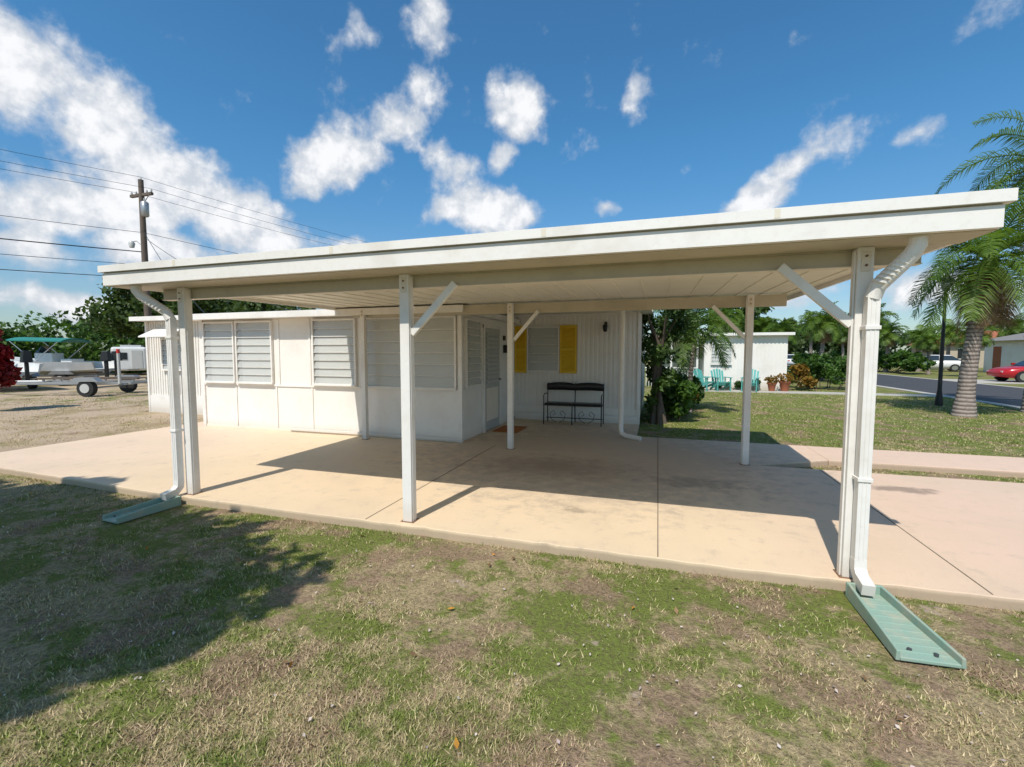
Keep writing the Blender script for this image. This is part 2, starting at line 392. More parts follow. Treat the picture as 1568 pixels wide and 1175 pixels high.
def jalousie(b,T,u0,u1,z0,z1,rows=9,blind=True,side=.07):
    b.boxT(T,u0,u1,z0,z1,.003,.008,'dark')
    if blind:
        n=int((z1-z0)/.028)
        for i in range(n):
            z=z0+(z1-z0)*(i+.1)/n
            b.boxT(T,u0+side,u1-.02,z,z+(z1-z0)/n*.92,.010,.013,'blind')
    f=.032
    b.boxT(T,u0-f,u1+f,z1,z1+f,0.001,.06,'white'); b.boxT(T,u0-f,u1+f,z0-f,z0,0.001,.07,'white')
    b.boxT(T,u0-f,u0,z0,z1,.001,.055,'white'); b.boxT(T,u1,u1+f,z0,z1,.001,.055,'white')
    h=(z1-z0)/rows
    for i in range(rows):
        z=z0+i*h
        b.boxT(T,u0+.004,u1-.004,z+.010,z+h-.006,.022,.025,'glass',tilt=.018)
        b.boxT(T,u0+.002,u1-.002,z-.001,z+.008,.040,.050,'white')
    b.boxT(T,u0+.012,u0+.022,z0,z1,.03,.035,'galv')
b=MB()
F=lambda u,z,d:(u,3.548-d,z)
jalousie(b,F,-4.10,-3.33,.96,2.15,8,side=.14); jalousie(b,F,-3.22,-2.36,.96,2.15,8,side=.09)
jalousie(b,F,-1.33,-.42,.96,2.15,8,side=.09)
jalousie(b,F,-.18,.62,.94,2.15,6,True,.0); jalousie(b,F,.74,1.60,.94,2.15,6,True,.0)
W=lambda u,z,d:(1.692+d,u,z)
jalousie(b,W,3.74,4.42,.96,2.12,9,True,.2)
Q=lambda u,z,d:(u,6.584-d,z)
jalousie(b,Q,2.06,2.76,1.14,2.12,5)
b.build('windows',H)
b=MB()
b.boxT(W,4.60,5.48,.03,2.03,.002,.035,'door')
for z in np.arange(.95,1.9,.085): b.boxT(W,4.70,5.38,z,z+.06,.036,.05,'door',tilt=.012)
b.boxT(W,4.70,5.38,.2,.85,.036,.043,'cream')
for u0,u1 in ((4.54,4.598),(5.482,5.54)): b.boxT(W,u0,u1,.0,2.09,.002,.055,'white')
b.boxT(W,4.54,5.54,2.035,2.09,.002,.054,'white')
b.cyl((1.76,5.42,1.0),(1,0,0),.025,.05,'chrome',10)
b.build('door',H)
b=MB()
def shutter(u0,u1):
    b.boxT(Q,u0,u1,1.09,2.17,.002,.02,'yellow')
    for a,c in ((u0,u0+.045),(u1-.045,u1)): b.boxT(Q,a,c,1.09,2.17,.021,.045,'yellow')
    for a,c in ((1.09,1.15),(1.60,1.66),(2.11,2.17)): b.boxT(Q,u0+.046,u1-.046,a,c,.021,.043,'yellow')
    for z in list(np.arange(1.16,1.59,.045))+list(np.arange(1.67,2.09,.045)): b.boxT(Q,u0+.046,u1-.046,z,z+.03,.021,.024,'yellow',tilt=.016)
shutter(1.735,2.02); shutter(2.80,3.18)
b.build('shutters',H)
b=MB()
b.box(3.79,3.85,6.54,6.585,2.06,2.22,'black'); b.tube([(3.82,6.54,2.18),(3.82,6.47,2.22),(3.82,6.43,2.17)],.01,'black',6)
b.tube([(3.82,6.43,2.17),(3.82,6.43,2.14),(3.82,6.43,2.02),(3.82,6.43,2.0)],[.015,.055,.04,.01],'black',8)
b.build('porch_lamp',H)
b=MB(); b.box(1.70,1.78,5.82,5.98,1.55,1.72,'black'); b.box(1.70,1.72,5.8,5.92,1.82,1.92,'black'); b.build('mailbox',H)
b=MB()
b.hexa([(-7.95,4.75,1.95),(-6.9,4.75,1.95),(-6.9,5.27,2.2),(-7.95,5.27,2.2),(-7.95,4.75,1.98),(-6.9,4.75,1.98),(-6.9,5.27,2.24),(-7.95,5.27,2.24)],'white')
jalousie(b,lambda u,z,d:(u,5.282-d,z),-7.8,-7.0,1.1,1.9,6)
b.build('window_awning',H)
b=MB(); b.box(1.85,2.35,4.72,5.42,.001,.022,'mat'); b.box(1.90,2.30,4.78,5.36,.0225,.028,'mat'); b.build('door_mat',bevel=.004)

# ------------------------------------------------------------------ porch bench
B=empty('porch_bench',(3.19,6.22,0))
b=MB()
for x in (-.62,0,.62):
    b.tube([(x,.17,.0),(x,.13,.40),(x,.18,.82),(x,.20,.88)],.012,'black',6)
    b.tube([(x,-.24,.0),(x,-.22,.42)],.012,'black',6)
    b.tube([(x,.13,.41),(x,-.25,.42)],.012,'black',6)
for x in (-.62,.62):
    b.tube([(x,.16,.64),(x,-.12,.66),(x,-.25,.62),(x,-.23,.55),(x,-.22,.42)],.011,'black',6)
for y,z in ((-.24,.42),(.13,.41),(.0,.12)): b.tube([(-.62,y,z),(.62,y,z)],.010,'black',6)
b.build('frame',B)
b=MB()
for i in range(22):
    x=-.60+i*1.2/21; b.tube([(x,-.24,.425),(x,.0,.41),(x,.13,.42)],.004,'black',4)
for i in range(7):
    y=-.22+i*.055; b.tube([(-.62,y,.422),(.62,y,.422)],.004,'black',4)
for sx in (-.31,.31):
    for sg in (-1,1):
        b.tube([(sx+sg*.03,-.235,.05),(sx+sg*.14,-.235,.12),(sx+sg*.17,-.235,.24),(sx+sg*.09,-.235,.31),(sx+sg*.05,-.235,.24),(sx+sg*.10,-.235,.2)],.006,'black',5)
b.build('seat_mesh',B)
b=MB()
for sx in (-.305,.305): b.box(sx-.295,sx+.295,-.23,.10,.432,.465,'vinyl')
b.build('seat_cushion',B,bevel=.013)
b=MB()
n=25; P=[]
for i in range(n):
    t=-1+2*i/(n-1); tt=abs(((t+1)%1.0)*2-1) if i<n-1 else 1
    P.append((t*.63,.15,.80+.022*(1-tt**2),.08+.015*(1-tt*tt)))
vs=[];fs=[]
for x,y,z,h in P: vs+=[(x,y-.035,z-h),(x,y-.05,z),(x,y-.03,z+h*.8),(x,y+.02,z+h*.8),(x,y+.03,z-h)]
for i in range(n-1):
    for q in range(5): fs.append((i*5+q,i*5+(q+1)%5,(i+1)*5+(q+1)%5,(i+1)*5+q))
fs+=[(0,1,2,3,4),tuple((n-1)*5+q for q in range(5))]
b.add(vs,fs,'vinyl',True)
b.build('backrest',B)

# ------------------------------------------------------------------ leaf clouds / trees
def leaf_quads(C,size,rng,aspect=.55,up=.35):
    n=len(C); a=rng.normal(size=(n,3)); a/=np.linalg.norm(a,axis=1)[:,None]
    nn=rng.normal(size=(n,3)); nn[:,2]+=up; nn-= (nn*a).sum(1)[:,None]*a; nn/=np.linalg.norm(nn,axis=1)[:,None]
    c=np.cross(a,nn); s=(size*rng.uniform(.6,1.3,n))[:,None]
    v=np.stack([C-a*s, C+c*s*aspect+a*s*.1, C+a*s, C-c*s*aspect+a*s*.1],1).reshape(-1,3)
    return v
def raw_mesh(name,parts,parent=None,loc=None):
    V=[];loops=[];starts=[];mi=[];mats=[];o=0;ls=0
    for v,f,k in parts:
        if k not in mats: mats.append(k)
        f=np.asarray(f,dtype=np.int32)+o; V.append(v); o+=len(v)
        loops.append(f.ravel()); K=f.shape[1]; starts.append(ls+np.arange(len(f))*K); ls+=f.size
        mi.append(np.full(len(f),mats.index(k)))
    V=np.concatenate(V).astype(np.float32); loops=np.concatenate(loops); starts=np.concatenate(starts); mi=np.concatenate(mi)
    me=bpy.data.meshes.new(name); me.vertices.add(len(V)); me.vertices.foreach_set('co',V.ravel())
    me.loops.add(len(loops)); me.loops.foreach_set('vertex_index',loops.astype(np.int32))
    me.polygons.add(len(starts)); me.polygons.foreach_set('loop_start',starts.astype(np.int32))
    me.polygons.foreach_set('material_index',mi.astype(np.int32))
    for k in mats: me.materials.append(M[k])
    me.update(calc_edges=True); me.validate()
    ob=bpy.data.objects.new(name,me); COL.objects.link(ob)
    if parent: ob.parent=parent
    if loc: ob.location=loc
    return ob
def quads(n): return np.arange(n*4).reshape(-1,4)
def clumps(centers,rad,n,flat=.7):
    out=[]
    for c,r in zip(centers,rad):
        d=rng.normal(size=(n,3)); d/=np.linalg.norm(d,axis=1)[:,None]; d*= (rng.uniform(0,1,n)**.4)[:,None]*r; d[:,2]*=flat
        out.append(d+c)
    return np.concatenate(out)
def mb_parts(b):
    v=np.array(b.v); bykey={}
    for f,m in zip(b.f,b.m):
        if len(f)==4: bykey.setdefault((m,4),[]).append(f)
        elif len(f)==3: bykey.setdefault((m,3),[]).append(f)
        else:
            for i in range(1,len(f)-1): bykey.setdefault((m,3),[]).append((f[0],f[i],f[i+1]))
    res=[]
    for (m,k),fs in bykey.items():
        fs=np.array(fs); u,inv=np.unique(fs.ravel(),return_inverse=True)
        res.append((v[u],inv.reshape(fs.shape),b.mats[m]))
    return res
def tree(name,loc,h,crown_r,crown_h,nclump=40,nleaf=160,leaf=.12,mat='l_tree',trunk_r=.16,flat=.75,low=.45,fill=4,sy=1.):
    b=MB(); th=h*low
    b.tube([(0,0,-.3),(.05,.02,th*.5),(-.05,.06,th),(0,0,h*.75)],[trunk_r*1.3,trunk_r,trunk_r*.8,trunk_r*.3],'bark',9)
    cs=[];rs=[]
    for i in range(nclump):
        a=rng.uniform(0,2*math.pi); u=rng.uniform(-.85,1); q=math.sqrt(max(0,1-u*u*.8))*rng.uniform(.45,1.)
        if i%fill==0: q=rng.uniform(0,.6)
        k=rng.uniform(.18,.34)*(1 if sy==1 else .62)
        c=np.array([math.cos(a)*q*crown_r,math.sin(a)*q*crown_r*sy,h-crown_h/2+u*crown_h/2]); cs.append(c); rs.append(crown_r*k)
        if i%3==0:
            m=np.array([c[0]*.4,c[1]*.4,th+(c[2]-th)*.4]); b.tube([(0,0,th*.85),tuple(m),tuple(c)],[trunk_r*.5,trunk_r*.28,.015],'bark',5)
    C=clumps(cs,rs,nleaf,flat); lv=leaf_quads(C,leaf,rng)
    return raw_mesh(name,mb_parts(b)+[(lv,quads(len(C)),mat)],loc=loc)
def shrub(name,x0,x1,y0,y1,h,n,leaf,mat,lumpy=.35,z0=-.08):
    cs=[];rs=[]
    A=max(6,int((x1-x0+.5)*(y1-y0+.5)*3))
    for i in range(A):
        r=rng.uniform(.22,.42)*min(1,h); cs.append(np.array([rng.uniform(x0+r*.5,x1-r*.5) if x1-x0>r else (x0+x1)/2,rng.uniform(y0+r*.5,y1-r*.5) if y1-y0>r else (y0+y1)/2,z0+h*rng.uniform(.3,1-lumpy*.5)])); rs.append(r)
    C=clumps(cs,rs,max(20,n//A),.9); C[:,2]=np.maximum(C[:,2],z0+.02)
    b=MB()
    for c in cs[::2]: b.tube([(c[0]*.6+(x0+x1)*.2,c[1]*.6+(y0+y1)*.2,z0-.05),tuple(c)],[.02,.008],'bark',5)
    return raw_mesh(name,mb_parts(b)+[(leaf_quads(C,leaf,rng),quads(len(C)),mat)])
def palm(name,loc,h,nf=24,L=2.0,tr=.13,lean=(0,0),mat='l_palm',nl=34,dead=2,ll=.5,lw=.022):
    b=MB(); pts=[];rs=[]
    n=26
    for i in range(n):
        t=i/(n-1); pts.append((lean[0]*t*t,lean[1]*t*t,-.2+(h+.2)*t)); rs.append(tr*(1.35-.45*min(1,t*5)-.25*t)*(1+.05*(i%2)))
    b.tube(pts,rs,'ptrunk',12)
    top=Vector(pts[-1]); b.tube([top-Vector((0,0,.1)),top+Vector((0,0,.15)),top+Vector((0,0,.45))],[tr*.8,tr*.95,tr*.3],mat,10)
    LV=[];LF=[];DV=[];DF=[]
    for i in range(nf+dead):
        dd=i>=nf
        az=i*2.39996+rng.uniform(-.25,.25); e=math.radians(78-95*((i%nf)/nf)+rng.uniform(-8,8)) if not dd else math.radians(-45)
        Lf=L*rng.uniform(.85,1.1)*(1 if not dd else .8); seg=12; p=top+Vector((0,0,.25)); d=Vector((math.cos(az)*math.cos(e),math.sin(az)*math.cos(e),math.sin(e)))
        P=[p.copy()]; D=[d.copy()]
        for s_ in range(seg):
            d=(d+Vector((0,0,-.13-(.06 if dd else 0)))*(1+s_*.08)).normalized(); p=p+d*(Lf/seg); P.append(p.copy()); D.append(d.copy())
        b.tube(P[::2]+([P[-1]] if seg%2 else []),[.022-.018*k/6 for k in range(len(P[::2]))],'l_dead' if dd else mat,5)
        tv,tf=(DV,DF) if dd else (LV,LF)
        for q in range(nl):
            t=.12+.88*q/(nl-1); k=min(seg-1,int(t*seg)); fr=t*seg-k; base=P[k].lerp(P[k+1],fr); d=D[k]
            side=d.cross(Vector((0,0,1)));
            if side.length<.05: side=Vector((1,0,0))
            side.normalize(); upv=side.cross(d)
            ln=ll*(math.sin(math.pi*min(1,.15+.8*t))**.7)*rng.uniform(.85,1.1)
            for sg in (-1,1):
                o=side*sg*.85+d*.55+upv*rng.uniform(-.1,.35); o.normalize()
                m=base+o*ln*.5; tip=base+o*ln*.95+Vector((0,0,-ln*.38-(.2 if dd else 0)*ln))
                w=d*lw
                o0=len(tv); tv+= [base-w*.5,base+w*.5,m+w*.6,m-w*.6,tip]; tf+=[(o0,o0+1,o0+2),(o0,o0+2,o0+3),(o0+3,o0+2,o0+4)]
    parts=mb_parts(b)+[(np.array([tuple(v) for v in LV]),np.array(LF),mat)]
    if DV: parts.append((np.array([tuple(v) for v in DV]),np.array(DF),'l_dead'))
    return raw_mesh(name,parts,loc=loc)

tree('shade_tree',(-1.75,-5.45,-.08),5.9,3.9,2.2,190,230,.15,'l_tree',.2,fill=3,sy=.43)
palm('palm_tree',(12.5,11.1,-.08),3.7,28,2.2,.205,(.35,.1),dead=5,nl=50,ll=.62,lw=.026)
palm('palm_tree.001',(14.7,12.5,-.08),6.2,26,2.6,.17,(-.1,-.3),dead=2,nl=50,ll=.62,lw=.026)
palm('palm_tree.002',(5.75,9.7,-.08),2.0,20,1.6,.08,(.1,.1),dead=0,nl=34,ll=.42,lw=.028)
fp=palm('palm_tree.003',(14.2,28,-.08),3.2,26,1.5,.15,(.1,0),dead=3,nl=20,ll=.55,lw=.05,mat='l_palm')
for i,(x,y,s) in enumerate([(23,42,1.1),(26.5,45,1.),(12.5,36,1.2),(22.5,60,1.4),(25,35,.9),(13.2,33,1.),(31,50,1.2),(23.2,52,1.),(9.5,33,1.1),(28,58,1.5),(34,47,1.2),(-33,30,1.),(24.5,39,.8),(29.5,36,1.)]):
    inst(fp,'palm_tree.%03d'%(4+i),(x,y,-.08),i*1.3,(s,s,s*random.uniform(.85,1.1)))
tree('norfolk_pine',(11.2,37,-.08),6.6,2.4,4.0,50,120,.16,'l_dark')
tree('oak_tree',(-20.5,14.2,-.08),5.1,2.9,2.7,60,150,.16,'l_tree')
tree('oak_tree.001',(-17.6,17.5,-.08),5.0,2.9,2.7,55,150,.16,'l_tree')
tree('oak_tree.002',(22.5,70,-.08),6.0,3.5,4,50,100,.3,'l_far')
tree('oak_tree.003',(26,62,-.08),5.6,3.2,4,50,100,.3,'l_far')
b=MB()
for k in range(5):
    a=k*1.25; b.tube([(4.95+.14*math.cos(a),7.35+.14*math.sin(a),-.1),(4.9+.06*math.cos(a+1),7.3,.8),(4.92+.09*math.cos(a+2),7.3+.09*math.sin(a+2),1.6),(4.98+.35*math.cos(a),7.2+.3*math.sin(a),2.35)],[.07,.05,.045,.02],'bark',7)
cs=[];rs=[]
for i in range(34):
    z=rng.uniform(.1,2.7); w=.16+.30*(z/2.7)**2; a=rng.uniform(0,6.28); cs.append(np.array([4.96+w*math.cos(a),7.25+w*math.sin(a),z])); rs.append(.15+.11*(z/2.7))
for i in range(16):
    cs.append(np.array([rng.uniform(4.9,5.8),rng.uniform(7.2,8.2),rng.uniform(1.9,2.65)])); rs.append(.25)
C=clumps(cs,rs,90,.9); raw_mesh('vine_tree',mb_parts(b)+[(leaf_quads(C,.055,rng),quads(len(C)),'l_dark')])
shrub('croton_bush',5.1,5.85,8.5,9.2,.75,1100,.06,'l_croton')
shrub('garden_shrub',4.75,5.7,7.3,8.7,.95,2600,.07,'l_hedge')
shrub('garden_shrub.001',5.1,6.1,10.2,11.6,1.25,2400,.08,'l_hedge')
shrub('garden_shrub.002',10.6,13.6,19.2,21.5,1.5,5000,.08,'l_hedge')
shrub('croton_bush.001',10.4,11.3,18.6,19.2,1.2,900,.08,'l_croton')
shrub('garden_shrub.003',7.3,9.9,18.15,18.5,.45,1200,.06,'l_hedge')
shrub('hedge',22.6,24.2,37,56,1.7,9000,.16,'l_hedge',.15)
shrub('hedge.001',13.6,14.6,24,33,1.5,4500,.13,'l_hedge',.2)
shrub('red_leaf_shrub',-13.65,-12.3,3.1,4.4,3.1,5200,.09,'l_red',.5)
def belt(name,pts,h0,h1,step,nl,leaf,mat):
    cs=[];rs=[]
    for (xa,ya),(xb,yb) in zip(pts[:-1],pts[1:]):
        L=math.hypot(xb-xa,yb-ya); n=int(L/step)
        for i in range(n):
            t=i/n; x=xa+(xb-xa)*t; y=ya+(yb-ya)*t
            hh=h0+(h1-h0)*(.5+.28*math.sin(i*.55*step/1.5+xa)+.22*math.sin(i*1.7*step/1.5))
            for k in range(5):
                cs.append(np.array([x+rng.normal()*1.2,y+rng.normal()*1.2,hh*(k+.6)/5.4*rng.uniform(.85,1.1)])); rs.append(rng.uniform(.8,1.4))
    C=clumps(cs,rs,nl,.8); return raw_mesh(name,[(leaf_quads(C,leaf,rng),quads(len(C)),mat)])
belt('distant_trees',[(62,15),(44,66),(12,105),(-45,70),(-52,25),(-60,-15)],3.4,5.8,1.5,46,.36,'l_far')
belt('distant_trees.001',[(-28,34),(-38,20),(-43,5),(-44,-6)],3.0,4.7,.9,85,.22,'l_hedge')

# ------------------------------------------------------------------ neighbours
NH=empty('neighbour_mobile_home')
b=MB(); b.box(6.9,10.2,18.6,30,-.1,2.3,'wall')
ribbed(b,lambda u,z,d:(u,18.6-d,z),6.9,10.2,.35,2.3,.15); b.box(6.88,10.22,18.56,18.6,-.08,.3,'white')
b.box(4.6,6.88,21,29,-.1,2.2,'wall'); b.build('walls',NH)
b=MB(); b.box(6.7,10.4,18.35,30.2,2.302,2.42,'white'); b.box(4.1,6.695,18.3,29.2,2.21,2.31,'white'); b.build('roof',NH)
b=MB()
for x,y in ((4.2,18.4),(5.5,18.4),(6.6,18.4)): b.box(x-.04,x+.04,y-.04,y+.04,-.08,2.209,'white')
for x in np.arange(4.3,6.5,.12): b.box(x-.012,x+.012,18.39,18.41,0,.848,'white')
b.box(4.2,6.6,18.355,18.445,.85,.9,'white'); b.build('porch',NH)
b=MB(); jalousie(b,lambda u,z,d:(u,18.57-d,z),7.2,8.0,1.05,1.95,6); jalousie(b,lambda u,z,d:(u,20.99-d,z),5.2,6.3,1.0,1.9,6); b.build('windows',NH)
def chair(name,loc,rot):
    b=MB()
    for x in (-.27,.27):
        b.box(x-.02,x+.02,-.30,-.25,0,.55,'teal')
        b.hexa([(x-.021,-.28,.26),(x+.021,-.28,.26),(x+.021,.42,.0),(x-.021,.42,.0),(x-.021,-.28,.36),(x+.021,-.28,.36),(x+.021,.42,.09),(x-.021,.42,.09)],'teal')
        b.box(x-.06,x+.06,-.34,.32,.551,.575,'teal'); b.box(x-.018,x+.018,.22,.26,.1,.55,'teal')
    for i in range(6):
        y=-.27+i*.09; z=.365-i*.034; b.box(-.25,.25,y,y+.07,z,z+.02,'teal')
    for i in range(5):
        x=-.2+i*.1; hh=.92-.03*abs(i-2)**1.5
        b.hexa([(x-.035,.22,.18),(x+.035,.22,.18),(x+.035,.24,.18),(x-.035,.24,.18),(x*1.15-.04,.46,hh),(x*1.15+.04,.46,hh),(x*1.15+.04,.48,hh),(x*1.15-.04,.48,hh)],'teal')
    o=b.build(name,loc=loc); o.rotation_euler=(0,0,rot)
chair('adirondack_chair',(7.5,17.5,-.05),.3); chair('adirondack_chair.001',(8.6,17.45,-.05),-.3); chair('adirondack_chair.002',(6.9,17.5,-.05),.8)
def pot(name,x,y,s=1):
    b=MB(); b.tube([(x,y,-.08),(x,y,.25*s),(x,y,.28*s),(x,y,.33*s)],[.12*s,.18*s,.21*s,.21*s],'terra',14)
    C=clumps([np.array([x,y,.45*s])],[.3*s],220); raw_mesh(name,mb_parts(b)+[(leaf_quads(C,.06,rng),quads(len(C)),'l_croton')])
pot('potted_plant',10.0,18.0,1.1); pot('potted_plant.001',9.5,17.9,.9)
def house(name,x0,x1,y0,y1,h,wall,roof,ridge):
    e=empty(name); b=MB(); b.box(x0,x1,y0,y1,-.1,h,wall); b.build('walls',e)
    b=MB(); o=.5; ym=(y0+y1)/2
    vs=[(x0-o,y0-o,h+.005),(x1+o,y0-o,h+.005),(x1+o,y1+o,h+.005),(x0-o,y1+o,h+.005),(x0+2,ym,h+ridge),(x1-2,ym,h+ridge)]
    b.add(vs,[(0,1,5,4),(1,2,5),(2,3,4,5),(3,0,4),(0,3,2,1)],roof); b.build('roof',e)
    b=MB(); T=lambda u,z,d:(u,y0-d,z); S=lambda u,z,d:(x0-d,u,z)
    for u in (x0+1.2,x0+4.2,x1-2.4):
        b.boxT(T,u,u+1.2,.9,2.,.002,.03,'glassd'); b.boxT(T,u-.08,u+1.28,2.0,2.08,.002,.06,'white'); b.boxT(T,u-.08,u+1.28,.82,.9,.002,.06,'white')
        b.boxT(T,u+.58,u+.62,.9,2.,.031,.05,'white')
    b.boxT(S,y0+1,y0+2.2,.9,2.,.002,.03,'glassd'); b.boxT(S,y1-2,y1-1.1,0,2.05,.002,.03,'terra'); b.build('windows',e)
house('white_house',31,42,38,45,2.5,'wall','roofg',.9)
house('tan_house',35.5,46,60,67,2.5,'tan','terra',1.6)
e=empty('camper_trailer',(-32.6,20.4,-.08)); e.rotation_euler=(0,0,.9)
b=MB(); b.box(-1.0,1.0,-1.9,1.9,.35,2.05,'gel'); b.build('body',e,bevel=.15)
b=MB(); b.box(-.75,-.1,-1.93,-1.905,1.15,1.65,'glassd'); b.box(.15,.75,-1.93,-1.905,.5,1.8,'ceramic'); b.box(-1.03,-1.005,-1.2,-.2,1.1,1.6,'glassd'); b.box(1.005,1.03,-1.2,-.2,1.1,1.6,'glassd'); b.box(-.6,.6,-.8,.8,2.052,2.2,'ceramic'); b.build('windows',e)
b=MB()
for x in (-.95,.95): b.cyl((x,.2,.33),(1,0,0),.33,.2,'rubber',16)
b.tube([(-.5,-1.9,.45),(0,-3.0,.45)],.04,'galv',6); b.tube([(.5,-1.9,.45),(0,-3.0,.45)],.04,'galv',6); b.build('wheels',e)

# ------------------------------------------------------------------ cars
def car(name,loc,rot,col):
    e=empty(name,loc); e.rotation_euler=(0,0,rot)
    S=[(-2.2,.42,.70,.62),(-2.1,.28,.86,.78),(-1.6,.22,.95,.86),(-.8,.2,.95,.88),(.4,.2,.93,.88),(1.2,.22,.86,.87),(1.8,.24,.76,.82),(2.15,.32,.64,.68),(2.22,.42,.55,.58)]
    vs=[];fs=[]
    for x,zb,zt,w in S:
        m=(zb+zt)/2
        vs+=[(x,-w*.9,zb),(x,-w,m),(x,-w*.95,zt-.04),(x,-w*.82,zt),(x,w*.82,zt),(x,w*.95,zt-.04),(x,w,m),(x,w*.9,zb)]
    for i in range(len(S)-1):
        for q in range(8): fs.append((i*8+q,i*8+(q+1)%8,(i+1)*8+(q+1)%8,(i+1)*8+q))
    fs+=[tuple(range(8)),tuple((len(S)-1)*8+q for q in range(8))]
    b=MB(); b.add(vs,fs,col,True); b.build('body',e)
    b=MB()
    b.hexa([(-1.8,-.74,.93),(1.05,-.74,.89),(1.05,.74,.89),(-1.8,.74,.93),(-1.15,-.58,1.36),(.25,-.58,1.38),(.25,.58,1.38),(-1.15,.58,1.36)],'glassd'); b.build('windows',e,bevel=.03)
    b=MB(); b.hexa([(-1.2,-.59,1.362),(.28,-.59,1.382),(.28,.59,1.382),(-1.2,.59,1.362),(-1.0,-.5,1.42),(.1,-.5,1.43),(.1,.5,1.43),(-1.0,.5,1.42)],col)
    for sg in (-1,1):
        b.hexa([(-.42,sg*.745,.92),(-.34,sg*.745,.92),(-.34,sg*.73,.92),(-.42,sg*.73,.92),(-.42,sg*.595,1.37),(-.34,sg*.595,1.37),(-.34,sg*.57,1.37),(-.42,sg*.57,1.37)],col)
        b.box(.75,.9,min(sg*.9,sg*1.02),max(sg*.9,sg*1.02),.92,1.04,col)
    b.build('roof',e,bevel=.015)
    b=MB()
    for x in (-1.35,1.38):
        for sg in (-1,1): b.cyl((x,sg*.80,.32),(0,1,0),.32,.2,'rubber',20); b.cyl((x,sg*.902,.32),(0,1,0),.2,.02,'chrome',12)
    b.build('wheels',e)
    b=MB()
    for sg in (-1,1): b.box(2.05,2.19,min(sg*.45,sg*.64),max(sg*.45,sg*.64),.52,.62,'ceramic'); b.box(-2.2,-2.1,min(sg*.5,sg*.7),max(sg*.5,sg*.7),.65,.78,'redtip')
    b.build('lamps',e,bevel=.01)
car('red_car',(25.1,29.0,-.06),math.pi,'redcar'); car('white_car',(28.2,46.5,-.06),math.pi*.9,'whitecar')
car('white_car.001',(19.8,58,-.06),math.pi*.5,'whitecar')

# ------------------------------------------------------------------ street furniture
e=empty('street_lamp',(13.2,13.7,-.08)); b=MB()
b.tube([(0,0,0),(0,0,.15),(0,0,.5),(0,0,3.5)],[.10,.10,.055,.04],'black',10); b.build('pole',e)
b=MB(); b.tube([(0,0,3.5),(0,0,3.55),(0,0,3.8)],[.05,.10,.16],'ceramic',8); b.tube([(0,0,3.8),(0,0,3.84),(0,0,3.98),(0,0,4.06)],[.2,.19,.05,.01],'black',8); b.build('lantern',e)
PP=(-18.3,12.0,-.08)
def upole(name,loc,h=9.7):
    e=empty(name,loc); b=MB(); b.tube([(0,0,0),(0,0,h)],[.17,.11],'wood',10); b.build('pole',e)
    b=MB(); b.box(-.7,.7,-.06,.06,h-.75,h-.63,'wood')
    for x in (-.65,-.35,.35,.65): b.tube([(x,0,h-.63),(x,0,h-.55),(x,0,h-.48)],[.03,.05,.02],'ceramic',8)
    b.tube([(0,0,h),(0,0,h+.12)],[.05,.02],'ceramic',8); b.tube([(0,0,h-1.2),(.5,0,h-.72)],.02,'galv',6); b.build('crossarm',e)
    b=MB(); b.tube([(.32,-.1,h-1.75),(.32,-.1,h-1.7),(.32,-.1,h-1.1),(.32,-.1,h-1.05)],[.1,.16,.16,.1],'galv',12); b.tube([(.32,-.1,h-1.05),(.32,-.1,h-.9)],.03,'ceramic',6); b.build('transformer',e)
    b=MB(); b.tube([(0,0,h-3.1),(-.35,-.1,h-2.8),(-.6,-.15,h-2.85)],.02,'galv',6); b.tube([(-.6,-.15,h-2.8),(-.6,-.15,h-2.9),(-.6,-.15,h-3.1)],[.06,.14,.1],'ceramic',10); b.build('lamp_head',e)
    return e
upole('utility_pole',PP); upole('utility_pole.001',(-8,44,-.08)); upole('utility_pole.002',(-29,-18.5,-.08))
b=MB()
def wire(p,q,sag,r=.014,n=20):
    p=Vector(p);q=Vector(q); b.tube([p.lerp(q,i/n)+Vector((0,0,-sag*4*(i/n)*(1-i/n))) for i in range(n+1)],r,'black',4)
A=(-18.3,12.0);Bq=(-8,44);Cq=(-29,-18.5)
for dx,z,r in ((-.65,9.15,.008),(.65,9.15,.008),(0,9.75,.008),(0,7.2,.010),(0,6.3,.022),(0,5.7,.011),(0,5.1,.015)):
    wire((A[0]+dx,A[1],z),(Cq[0]+dx,Cq[1],z),.55,r)
    if z>6.5: wire((A[0]+dx,A[1],z),(Bq[0]+dx,Bq[1],z),.6,r)
wire((A[0],A[1],7.3),(-8.2,7.,2.6),.3,.012); wire((A[0],A[1],7.),(-6,9.,2.7),.4,.012)
b.build('power_lines')
e=empty('street_lamp.001',(-38,21,-.08)); b=MB(); b.tube([(0,0,0),(0,0,4.6),(.1,-.05,4.9),(.6,-.3,5.0)],[.08,.06,.05,.04],'wood',8); b.build('pole',e)
b=MB(); b.tube([(.5,-.25,5.0),(.75,-.38,5.03),(1.0,-.5,4.98)],[.05,.13,.04],'ceramic',8); b.build('lantern',e)

